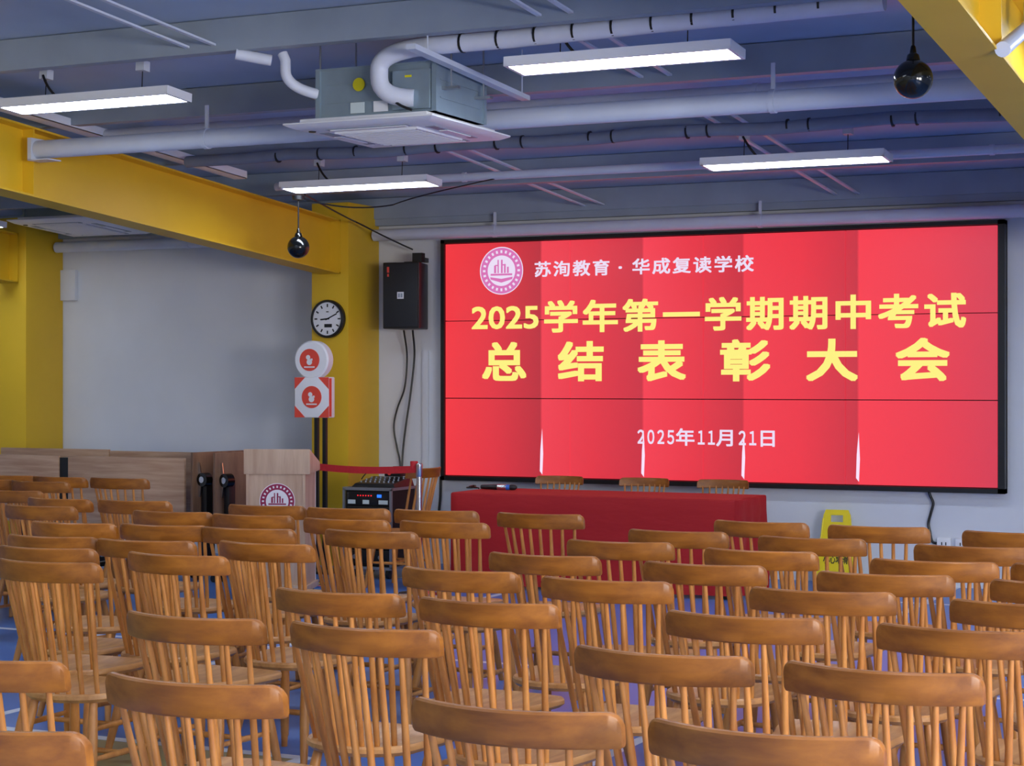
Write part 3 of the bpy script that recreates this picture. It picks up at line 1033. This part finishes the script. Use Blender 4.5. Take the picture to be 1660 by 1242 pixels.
# ------------------------------------------------------------------ folding tables stored upright
def flip_table(loc, rz, label, w_=1.17, ztop=1.0, show_back=False):
    t = thing('folding_table', label, 'table', loc, rz, 'folding tables stored upright')
    MB().box(-w_ / 2, w_ / 2, -0.0125, 0.0125, ztop - 0.56, ztop).build('table_top', M['laminate'], t, bevel=0.002)
    for sx in (-1, 1):
        x_ = sx * (w_ / 2 - 0.18)
        leg = MB().box(x_ - 0.025, x_ + 0.025, 0.03, 0.08, 0.10, ztop - 0.12)
        leg.box(x_ - 0.025, x_ + 0.025, -0.22, 0.30, 0.065, 0.105)
        lg_ = leg.build('leg', M['black'], t, bevel=0.006)
        for cy_ in (-0.2, 0.28):
            MB().lathe([(0.03, -0.012), (0.03, 0.012)], 16, Matrix.Translation((x_, cy_, 0.03)) @ Matrix.Rotation(PI / 2, 4, 'Y')).tube([(x_, cy_, 0.03), (x_, cy_, 0.07)], 0.01, 8).build('caster', M['black'], lg_)
        hb = MB().prism([(0.02, -0.14), (0.07, -0.05), (0.085, 0.0), (0.07, 0.05), (0.02, 0.14), (0.0135, 0.14), (0.0135, -0.14)],
                        lambda u, v: (x_ - 0.04, u, ztop - 0.20 + v), lambda u, v: (x_ + 0.04, u, ztop - 0.20 + v)).build('hinge_bracket', M['chrome'], t)
        MB().lathe([(0.055, -0.06), (0.055, 0.06)], 24, Matrix.Translation((x_, 0.05, ztop - 0.20)) @ Matrix.Rotation(PI / 2, 4, 'Y')).build('pivot', M['blackgloss'], hb)
    return t


flip_table((-9.386, 12.6, 0), 0, 'upright wood-top folding table standing next to the lectern end, front of its row')
ft2 = flip_table((-10.655, 12.6, 0), 0, 'upright wood-top folding table cut by the picture edge beyond the dark gap')
flip_table((-9.30, 13.05, 0), 0, 'upright folding table nested behind the one by the lectern', ztop=1.03)
flip_table((-10.48, 13.05, 0), 0, 'upright folding table nested behind the one at the picture edge', ztop=1.04)
MB().box(0.588, 0.672, 0.0, 0.10, 0.50, 0.985).build('end_bracket', M['black'], ft2)
# two more tables turned end-on next to the lectern
def turned_table(x, y, rz, label, ztop=1.05):
    t = thing('folding_table', label, 'table', (x, y, 0), rz, 'folding tables stored upright')
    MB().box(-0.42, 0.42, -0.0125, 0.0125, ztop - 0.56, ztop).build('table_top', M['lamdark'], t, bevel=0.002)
    for sx in (-1, 1):
        x_ = sx * 0.31
        lg_ = MB().box(x_ - 0.035, x_ + 0.035, -0.09, -0.03, 0.10, ztop - 0.22).box(x_ - 0.025, x_ + 0.025, -0.16, 0.08, 0.065, 0.105).build('leg', M['black'], t, bevel=0.006)
        for cy_ in (-0.14, 0.06):
            MB().lathe([(0.03, -0.012), (0.03, 0.012)], 16, Matrix.Translation((x_, cy_, 0.03)) @ Matrix.Rotation(PI / 2, 4, 'Y')).tube([(x_, cy_, 0.03), (x_, cy_, 0.07)], 0.01, 8).build('caster', M['black'], lg_)
        pr = [(-0.014, -0.14), (-0.03, -0.14), (-0.045, -0.055), (-0.10, -0.045), (-0.10, 0.045), (-0.045, 0.055), (-0.03, 0.14), (-0.014, 0.14)]
        hb = MB().prism(pr, lambda u, v: (x_ - 0.045, u, ztop - 0.22 + v), lambda u, v: (x_ - 0.055, u, ztop - 0.22 + v)).build('hinge_bracket', M['chrome'], t)
        MB().lathe([(0.055, -0.07), (0.055, 0.0)], 24, Matrix.Translation((x_, -0.07, ztop - 0.22)) @ Matrix.Rotation(PI / 2, 4, 'Y')).build('pivot', M['blackgloss'], hb)
        MB().lathe([(0.026, -0.075), (0.026, -0.069)], 20, Matrix.Translation((x_, -0.07, ztop - 0.22)) @ Matrix.Rotation(PI / 2, 4, 'Y')).build('pivot_cap', M['chrome'], hb)
    return t


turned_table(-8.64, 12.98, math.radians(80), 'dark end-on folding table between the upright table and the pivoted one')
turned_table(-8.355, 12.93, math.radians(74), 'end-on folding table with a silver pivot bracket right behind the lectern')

# ------------------------------------------------------------------ rope barrier
bp_ = thing('belt_barrier', 'chrome post with a red belt stretched from behind the lectern', 'barrier', (-6.63, 12.55, 0))
MB().lathe([(0.16, 0), (0.165, 0.01), (0.15, 0.022), (0.05, 0.035), (0.032, 0.045)], 32).build('base', M['chrome'], bp_)
MB().tube([(0, 0, 0.035), (0, 0, 0.93)], 0.021, 20).build('post', M['chrome'], bp_)
MB().lathe([(0.024, 0.90), (0.026, 0.905), (0.026, 0.995), (0.018, 1.002)], 20).build('belt_head', M['chrome'], bp_)
MB().lathe([(0.03, -0.03), (0.03, 0.03)], 16, Matrix.Translation((-0.06, 0.03, 0.985))).build('belt_clip', M['redbelt'], bp_)
blt = []
for k in range(15):
    t_ = k / 14
    blt.append((-0.03 - 1.07 * t_, 0.0 + 0.18 * t_, 0.955 - 0.02 * math.sin(PI * t_) + 0.0 * t_))
b = MB()
vs = []
for p in blt:
    vs += [(p[0], p[1] - 0.002, p[2] - 0.027), (p[0], p[1] - 0.002, p[2] + 0.027), (p[0], p[1] + 0.002, p[2] + 0.027), (p[0], p[1] + 0.002, p[2] - 0.027)]
fs = [(0, 1, 2, 3), (56, 59, 58, 57)]
for k in range(14):
    for q in range(4):
        fs.append((k * 4 + q, k * 4 + (q + 1) % 4, k * 4 + 4 + (q + 1) % 4, k * 4 + 4 + q))
b.add(vs, fs).build('belt', M['redbelt'], bp_)
b2 = thing('belt_barrier_post', 'chrome barrier post hidden behind the lectern holding the other belt end', 'barrier', (-7.74, 12.74, 0))
MB().lathe([(0.16, 0), (0.165, 0.01), (0.15, 0.022), (0.05, 0.035), (0.032, 0.045)], 32).build('base', M['chrome'], b2)
MB().tube([(0, 0, 0.035), (0, 0, 0.99)], 0.021, 20).build('post', M['chrome'], b2)

# ------------------------------------------------------------------ amplifier rack with mixer
rk = thing('amplifier_rack', 'black flight case rack of amplifiers with metal edges beside the yellow column', 'equipment rack', (-7.56, 13.4, 0))
MB().box(-0.22, 0.22, 0.03, 0.42, 0.09, 0.73).build('case', M['blackmat'], rk)
ed = MB()
for ex in (-0.22, 0.22):
    for ey in (0.0, 0.42):
        ed.box(ex - 0.01, ex + 0.01, ey - 0.01, ey + 0.01, 0.09, 0.74)
for ez in (0.09, 0.74):
    for ey in (0.0, 0.42):
        ed.box(-0.23, 0.23, ey - 0.01, ey + 0.01, ez - 0.012, ez + 0.012)
    for ex in (-0.22, 0.22):
        ed.box(ex - 0.01, ex + 0.01, 0, 0.42, ez - 0.012, ez + 0.012)
ed.build('edge_trim', M['alu'], rk)
for k, z_ in enumerate((0.62, 0.50, 0.38, 0.26, 0.14)):
    am = MB().box(-0.20, 0.20, 0.012, 0.05, z_ - 0.01, z_ + 0.09).build('amplifier', M['black'], rk, bevel=0.003)
    if k == 0:
        for q in range(6):
            MB().box(-0.10 + q * 0.025, -0.092 + q * 0.025, 0.008, 0.013, z_ + 0.06, z_ + 0.068).build('red_light', M['ledred'], am)
        MB().box(0.085, 0.125, 0.008, 0.013, z_ + 0.05, z_ + 0.075).build('blue_display', M['ledblue'], am)
        for a_, c_ in ((-0.19, -0.12), (-0.05, 0.01), (0.10, 0.185)):
            MB().box(a_, c_, 0.008, 0.013, z_ - 0.005, z_ + 0.028).build('pale_label', M['label'], am)
    else:
        for q in (-0.12, 0.12):
            MB().lathe([(0.02, 0), (0.018, 0.02)], 16, Matrix.Translation((q, 0.012, z_ + 0.04)) @ RY).build('knob', M['alu'], am)
MB().box(-0.06, 0.06, 0.425, 0.435, 0.4, 0.46).build('handle', M['alu'], rk)
for cx_ in (-0.17, 0.17):
    for cy_ in (0.06, 0.36):
        MB().lathe([(0.04, -0.015), (0.04, 0.015)], 16, Matrix.Translation((cx_, cy_, 0.04)) @ Matrix.Rotation(PI / 2, 4, 'Y')).box(cx_ - 0.02, cx_ + 0.02, cy_ - 0.02, cy_ + 0.02, 0.05, 0.09).build('caster', M['black'], rk)
mx_ = thing('mixing_desk', 'low black mixing desk lying on top of the amplifier rack', 'mixer', (-7.52, 13.6, 0.752))
MB().hexa([(-0.21, -0.17, 0), (0.20, -0.17, 0), (0.20, 0.17, 0), (-0.21, 0.17, 0), (-0.18, -0.16, 0.03), (0.18, -0.16, 0.03), (0.18, 0.16, 0.075), (-0.18, 0.16, 0.075)]).build('body', M['black'], mx_, bevel=0.004)
kb = MB()
for i in range(8):
    for j in range(3):
        kb.lathe([(0.007, 0), (0.006, 0.014)], 8, Matrix.Translation((-0.15 + i * 0.043, -0.11 + j * 0.09, 0.037 + j * 0.0125)))
kb.build('control_knobs', M['steel'], mx_)
rc = thing('radio_receiver', 'small black receiver with cables on the mixing desk', 'receiver', (-7.50, 13.72, 0.832))
MB().box(-0.05, 0.10, -0.05, 0.05, 0, 0.05).box(0.03, 0.10, -0.05, 0.0, 0.05, 0.085).build('body', M['black'], rc, bevel=0.004)
MB().lathe([(0.015, 0), (0.015, 0.01)], 12, Matrix.Translation((0.0, -0.05, 0.025)) @ RY).build('knob', M['signred'], rc)
MB().tube(arc((-0.05, 0, 0.02), (-0.2, -0.02, 0.1), (-0.27, -0.05, -0.03)), 0.005, 6).build('lead', M['black'], rc)

# ------------------------------------------------------------------ head table under a red cloth
TX0, TX1, TY0, TY1, TZ = -6.675, -4.335, 13.2, 13.92, 0.745
tb_ = thing('trestle_table', 'long head table hidden under the red cloth', 'table', ((TX0 + TX1) / 2, (TY0 + TY1) / 2, 0))
hx, hy = (TX1 - TX0) / 2, (TY1 - TY0) / 2
MB().box(-hx + 0.02, hx - 0.02, -hy + 0.02, hy - 0.02, TZ - 0.035, TZ - 0.006).build('table_top', M['laminate'], tb_)
for sx in (-1, 1):
    for sy in (-1, 1):
        MB().box(sx * (hx - 0.1) - 0.02, sx * (hx - 0.1) + 0.02, sy * (hy - 0.08) - 0.02, sy * (hy - 0.08) + 0.02, 0, TZ - 0.035).build('leg', M['black'], tb_)


def cloth():
    """top sheet plus a skirt with soft folds on the front and both ends"""
    b = MB()
    path = []
    n1, n2 = 26, 90
    r = 0.015
    for k in range(n1 + 1):
        path.append((TX0, TY1 - (TY1 - TY0) * k / n1, (-1, 0)))
    for k in range(1, n2 + 1):
        path.append((TX0 + (TX1 - TX0) * k / n2, TY0, (0, -1)))
    for k in range(1, n1 + 1):
        path.append((TX1, TY0 + (TY1 - TY0) * k / n1, (1, 0)))
    rings = [(0.0, TZ), (r * 0.7, TZ - r * 0.3), (r, TZ - r)] + [(r, TZ - r - (TZ - r - 0.03) * q / 7) for q in range(1, 8)]
    vs = []
    for (off, z) in rings:
        f = (TZ - z) / TZ
        for k, (x, y, (nx, ny)) in enumerate(path):
            s_ = k * 0.03
            amp = 0.004 + 0.012 * f
            d = off + amp * f * (math.sin(s_ * 9.0) + 0.6 * math.sin(s_ * 21.0 + 1.3))
            if nx > 0:
                d += 0.02 * f * math.sin(s_ * 30) + 0.006 * math.sin(s_ * 17 + z * 30)
            vs.append((x + nx * d, y + ny * d, z))
    n = len(path)
    fs = []
    for q in range(len(rings) - 1):
        for k in range(n - 1):
            fs.append((q * n + k, q * n + k + 1, (q + 1) * n + k + 1, (q + 1) * n + k))
    b.add(vs, fs, True)
    b.add([(TX0, TY0, TZ), (TX1, TY0, TZ), (TX1, TY1, TZ), (TX0, TY1, TZ)], [(0, 1, 2, 3)])
    return b.build('tablecloth', M['cloth'])


tag(cloth(), 'red cloth covering the long table below the screen', 'tablecloth')
mc = thing('microphone', 'black and silver microphone lying on the red tablecloth', 'microphone', (-6.5, 13.66, TZ + 0.022), math.radians(8))
RYY = Matrix.Rotation(PI / 2, 4, 'Y')
MB().lathe([(0.016, -0.14), (0.018, -0.13), (0.022, 0.0)], 20, RYY).build('handle', M['black'], mc)
MB().lathe([(0.022, 0.0), (0.024, 0.02), (0.024, 0.07), (0.022, 0.075)], 20, RYY).build('collar', M['chrome'], mc)
MB().lathe([(0.0225, 0.075), (0.0225, 0.10), (0.02, 0.105)], 20, RYY).build('blue_ring', mat('blue_plastic', (40, 100, 200), 0.4), mc)
MB().lathe([(0.020, 0.105), (0.023, 0.12), (0.02, 0.15), (0.008, 0.165)], 20, RYY).build('mesh_head', M['grille'], mc)
g_ = MB()
g_.tube([(0.06 * math.cos(a) * (1 - 0.04 * k), 0.05 * math.sin(a), 0.008 + 0.0006 * k) for k, a in enumerate([i * 0.45 for i in range(34)])], 0.007, 6)
o = g_.build('coiled_cable', M['black'])
o.location = (-6.73, 13.66, TZ)
tag(o, 'small coil of black cable lying on the red tablecloth', 'cable')

# ------------------------------------------------------------------ wet floor sign
sg = thing('caution_sign', 'yellow wet floor caution sign leaning against the wall under the screen', 'sign', (-3.96, 14.60, 0))
sg.rotation_euler = (math.radians(-8), 0, math.radians(3))
outer = [(-0.155, 0.0), (0.155, 0.0), (0.108, 0.56), (0.09, 0.598), (-0.09, 0.598), (-0.108, 0.56)]
hole = [(-0.05, 0.50), (0.05, 0.50), (0.05, 0.555), (-0.05, 0.555)]
bd = MB()
bm_ = [(-0.155, 0.0), (0.155, 0.0), (0.1125, 0.50), (-0.1125, 0.50)]
bd.prism(bm_, lambda x, z: (x, -0.012, z), lambda x, z: (x, 0.012, z))
bd.prism([(-0.1125, 0.50), (-0.05, 0.50), (-0.05, 0.555), (-0.108, 0.555)], lambda x, z: (x, -0.012, z), lambda x, z: (x, 0.012, z))
bd.prism([(0.05, 0.50), (0.1125, 0.50), (0.108, 0.555), (0.05, 0.555)], lambda x, z: (x, -0.012, z), lambda x, z: (x, 0.012, z))
bd.prism([(-0.108, 0.555), (0.108, 0.555), (0.09, 0.598), (-0.09, 0.598)], lambda x, z: (x, -0.012, z), lambda x, z: (x, 0.012, z))
bd.build('board', M['caution'], sg)
bk = MB().prism([(-0.15, 0.0), (0.15, 0.0), (0.105, 0.49), (-0.105, 0.49)], lambda x, z: (x, 0.02, z), lambda x, z: (x, 0.04, z))
bk.build('rear_board', M['caution'], sg)
rimb = MB()
for p, q in (((-0.155, 0.0), (-0.110, 0.53)), ((0.155, 0.0), (0.110, 0.53))):
    rimb.tube([(p[0], -0.012, p[1] + 0.02), (q[0], -0.012, q[1])], 0.006, 8)
rimb.build('raised_rim', M['caution'], sg)
text_rect('sign_lettering', '小心地滑', M['ink'], sg, lambda u, v, d: (u, -0.0135 - d, v), -0.10, 0.10, 0.165, 0.235, 0.02)

# ------------------------------------------------------------------ chairs
SPX = [(-1 + 2 * k / 7) for k in range(8)]


def rail_y(t):            # t in -1..1 across the rail: ends wrap forward
    return -0.288 + 0.084 * t * t


def make_chair():
    t = thing('spindle_chair', 'wooden spindle-back chair', 'chair')
    # seat: shield outline, rounded at the back, corners at the front
    ol = []
    for k in range(17):
        a = PI + PI * k / 16
        ol.append((0.205 * math.cos(a) * (1 + 0.04 * abs(math.sin(a))), -0.035 + 0.175 * math.sin(a)))
    ol += [(0.222, 0.06), (0.228, 0.17), (0.205, 0.205), (0.10, 0.222), (0, 0.226), (-0.10, 0.222), (-0.205, 0.205), (-0.228, 0.17), (-0.222, 0.06)]
    s = MB()
    n = len(ol)
    rings = [(0.93, 0.408), (1.0, 0.422), (1.0, 0.436), (0.975, 0.443), (0.80, 0.438), (0.45, 0.431)]
    vs = [(x * k, (y - 0.01) * k + 0.01, z) for k, z in rings for x, y in ol]
    fs = [tuple(range(n))[::-1], tuple(range((len(rings) - 1) * n, len(rings) * n))]
    for q in range(len(rings) - 1):
        for i in range(n):
            j = (i + 1) % n
            fs.append((q * n + i, q * n + j, (q + 1) * n + j, (q + 1) * n + i))
    s.add(vs, fs, True)
    s.build('seat', M['seatwood'], t)
    # legs: splayed, tapered
    feet = {}
    for nm, (x0, y0, x1, y1) in (('rl', (-0.135, -0.115, -0.195, -0.215)), ('rr', (0.135, -0.115, 0.195, -0.215)), ('fl', (-0.15, 0.135, -0.205, 0.205)), ('fr', (0.15, 0.135, 0.205, 0.205))):
        p0, p1 = Vector((x0, y0, 0.415)), Vector((x1, y1, 0.0))
        pts = [p0.lerp(p1, k / 6) for k in range(7)]
        MB().tube(pts, [0.015, 0.018, 0.0205, 0.021, 0.019, 0.0165, 0.0135], 12).build('leg', M['spindle'], t)
        feet[nm] = (p0, p1)

    def at(nm, f):
        return feet[nm][0].lerp(feet[nm][1], f)
    L_, R_ = [(at('r' + s_, 0.52), at('f' + s_, 0.52)) for s_ in 'lr']
    for a, b in (L_, R_):
        MB().tube([a, (a + b) / 2, b], [0.009, 0.0125, 0.009], 10).build('stretcher', M['spindle'], t)
    a, b = (L_[0] + L_[1]) / 2, (R_[0] + R_[1]) / 2
    MB().tube([a, (a + b) / 2, b], [0.009, 0.0125, 0.009], 10).build('stretcher', M['spindle'], t)
    # back spindles: fanned and raked
    for k in SPX:
        bot = Vector((0.150 * k, -0.185 + 0.075 * k * k, 0.432))
        top = Vector((0.196 * k, rail_y(k * 0.85) + 0.006, 0.890))
        pts = [bot.lerp(top, q / 5) for q in range(6)]
        MB().tube(pts, [0.0095, 0.0108, 0.0110, 0.0100, 0.0088, 0.0078], 10).build('spindle', M['spindle'], t)
    # crest rail: curved board, rounded upper corners, leaning with the spindles
    vs, fs = [], []
    sec = 10
    edge_ = [1 - k for k in (0, 0.002, 0.008, 0.018, 0.032, 0.05, 0.075, 0.10, 0.13)]
    us = [-e for e in edge_] + [-0.8 + 1.6 * k / 20 for k in range(21)] + edge_[::-1]
    nseg = len(us) - 1
    for u in us:
        x = 0.241 * u
        dx = 0.241 * (1 - abs(u))
        rc_ = 0.030
        drop = rc_ - math.sqrt(max(0, rc_ * rc_ - (rc_ - dx) ** 2)) if dx < rc_ else 0
        rb = 0.006
        lift = rb - math.sqrt(max(0, rb * rb - (rb - dx) ** 2)) if dx < rb else 0
        zt = 0.948 - drop
        zb = 0.870 + lift
        yc = rail_y(u)
        lean = 0.16
        hw = 0.0115
        prof = [(-hw, zb + 0.005), (-hw, (zb + zt) / 2), (-hw, zt - 0.006), (-hw * 0.6, zt - 0.001), (hw * 0.6, zt - 0.001), (hw, zt - 0.006), (hw, (zb + zt) / 2), (hw, zb + 0.005), (hw * 0.6, zb), (-hw * 0.6, zb)]
        for (py, pz) in prof:
            vs.append((x, yc + py - (pz - 0.9) * lean, pz))
    for i in range(nseg):
        for q in range(sec):
            fs.append((i * sec + q, i * sec + (q + 1) % sec, (i + 1) * sec + (q + 1) % sec, (i + 1) * sec + q))
    fs += [tuple(range(sec))[::-1], tuple(range(nseg * sec, (nseg + 1) * sec))]
    MB().add(vs, fs, True).build('crest_rail', M['chair'], t)
    return t


ROWS = [   # rows counted from the screen: (x, y, turn in degrees)
    ('front row', [(-6.925, 8.926, -4), (-6.45, 8.956, 4), (-5.535, 8.922, 2.4), (-5.034, 8.915, 6), (-4.522, 8.965, 3.5), (-3.913, 8.966, 0.7), (-2.709, 8.917, -3.0), (-2.136, 8.872, 0.3), (-1.483, 8.784, -1.7)]),
    ('second row', [(-6.63, 8.377, 0.0), (-5.721, 8.302, 2.9), (-5.197, 8.269, 0.5), (-4.618, 8.211, 0.5), (-4.095, 8.253, -0.6), (-2.888, 8.221, -1.1), (-2.24, 8.119, -0.3), (-1.52, 7.983, -1.7)]),
    ('third row', [(-5.70, 7.464, 3.3), (-5.225, 7.53, 3.9), (-4.755, 7.53, 4), (-4.15, 7.634, -0.8), (-2.929, 7.594, 1.0), (-2.248, 7.442, -3.1), (-1.541, 7.298, 1.9), (-1.007, 7.318, -1.7)]),
    ('fourth row', [(-5.278, 6.795, 1.5), (-4.797, 6.796, 4.5), (-4.228, 6.896, -3.8), (-2.963, 6.905, -2.0), (-2.278, 6.818, -0.7), (-1.601, 6.749, 3.5), (-0.969, 6.712, -1.7)]),
    ('fifth row', [(-4.938, 6.335, 2.0), (-4.267, 6.311, -2.6), (-2.992, 6.242, -3.9), (-2.403, 6.155, -0.3), (-1.655, 6.145, 2.7), (-0.972, 6.07, -1.7)]),
    ('sixth row', [(-4.55, 5.87, 0.0), (-3.043, 5.46, -2.3), (-2.491, 5.421, -1.6), (-1.669, 5.425, -2.7), (-1.036, 5.4, -1.7)]),
    ('seventh row', [(-3.105, 4.742, -2.0), (-2.542, 4.742, -1.9), (-1.625, 4.636, -3.1), (-1.061, 4.601, -2.8)]),
    ('eighth row', [(-3.108, 3.852, 0.0), (-2.445, 3.774, 0.0), (-1.64, 3.772, -0.1), (-1.085, 3.743, -2.2)]),
]
ORD = ['first', 'second', 'third', 'fourth', 'fifth', 'sixth', 'seventh', 'eighth', 'ninth']
chair0 = make_chair()
used = False


def place_chair(x, y, rz, label, group, scale=None):
    global used
    if not used:
        used = True
        chair0.location = (x, y, 0)
        chair0.rotation_euler = (0, 0, rz)
        tag(chair0, label, 'chair', group)
        return chair0
    return dup(chair0, (x, y, 0), rz, label, group, scale)


for rn, cs in ROWS:
    for k, (x, y, a) in enumerate(cs):
        y -= 0.03
        if k == len(cs) - 1:
            pos = 'last chair on the side away from the lectern'
        else:
            pos = '%s chair counting from the lectern side' % ORD[k]
        place_chair(x, y, math.radians(a), 'wooden spindle-back chair, %s from screen, %s' % (rn, pos), 'wooden chairs in rows facing the screen')
for x, y, a, lab in ((-2.491, 3.109, 0, 'wooden spindle-back chair closest to the camera, only its crest rail corner showing'),
                     (-8.04, 10.91, 3, 'wooden spindle-back chair standing alone before the upright table panel'),
                     (-8.515, 10.88, -2, 'wooden spindle-back chair before the dark gap between the upright tables'),
                     (-8.99, 10.90, 0, 'dark wooden chair rail before the upright table cut by the picture edge'),
                     (-8.75, 10.40, 0, 'wooden chair one row nearer than the dark rail at the picture edge'),
                     (-8.26, 10.34, 1, 'wooden spindle-back chair partly covering the one before the dark gap'),
                     (-8.53, 9.93, 0, 'wooden chair of which only a rounded rail tip enters at the picture edge'),
                     (-7.731, 9.424, 0, 'orange-lit wooden chair rail entering from the picture edge below the table panels')):
    place_chair(x, y, math.radians(a), lab, 'wooden chairs by the stored tables' if y > 9 else 'wooden chairs in rows facing the screen')
for x, lab in ((-6.18, 'wooden spindle-back chair behind the red table, on the microphone side'), (-5.43, 'wooden spindle-back chair behind the middle of the red table'), (-4.76, 'wooden spindle-back chair behind the red table, at the folded cloth end')):
    place_chair(x, 14.0, PI, lab, 'wooden chairs behind the red table', 0.885)
place_chair(-7.03, 13.0, math.radians(86), 'wooden spindle-back chair turned sideways behind the chrome barrier post', 'wooden chairs by the barrier post')
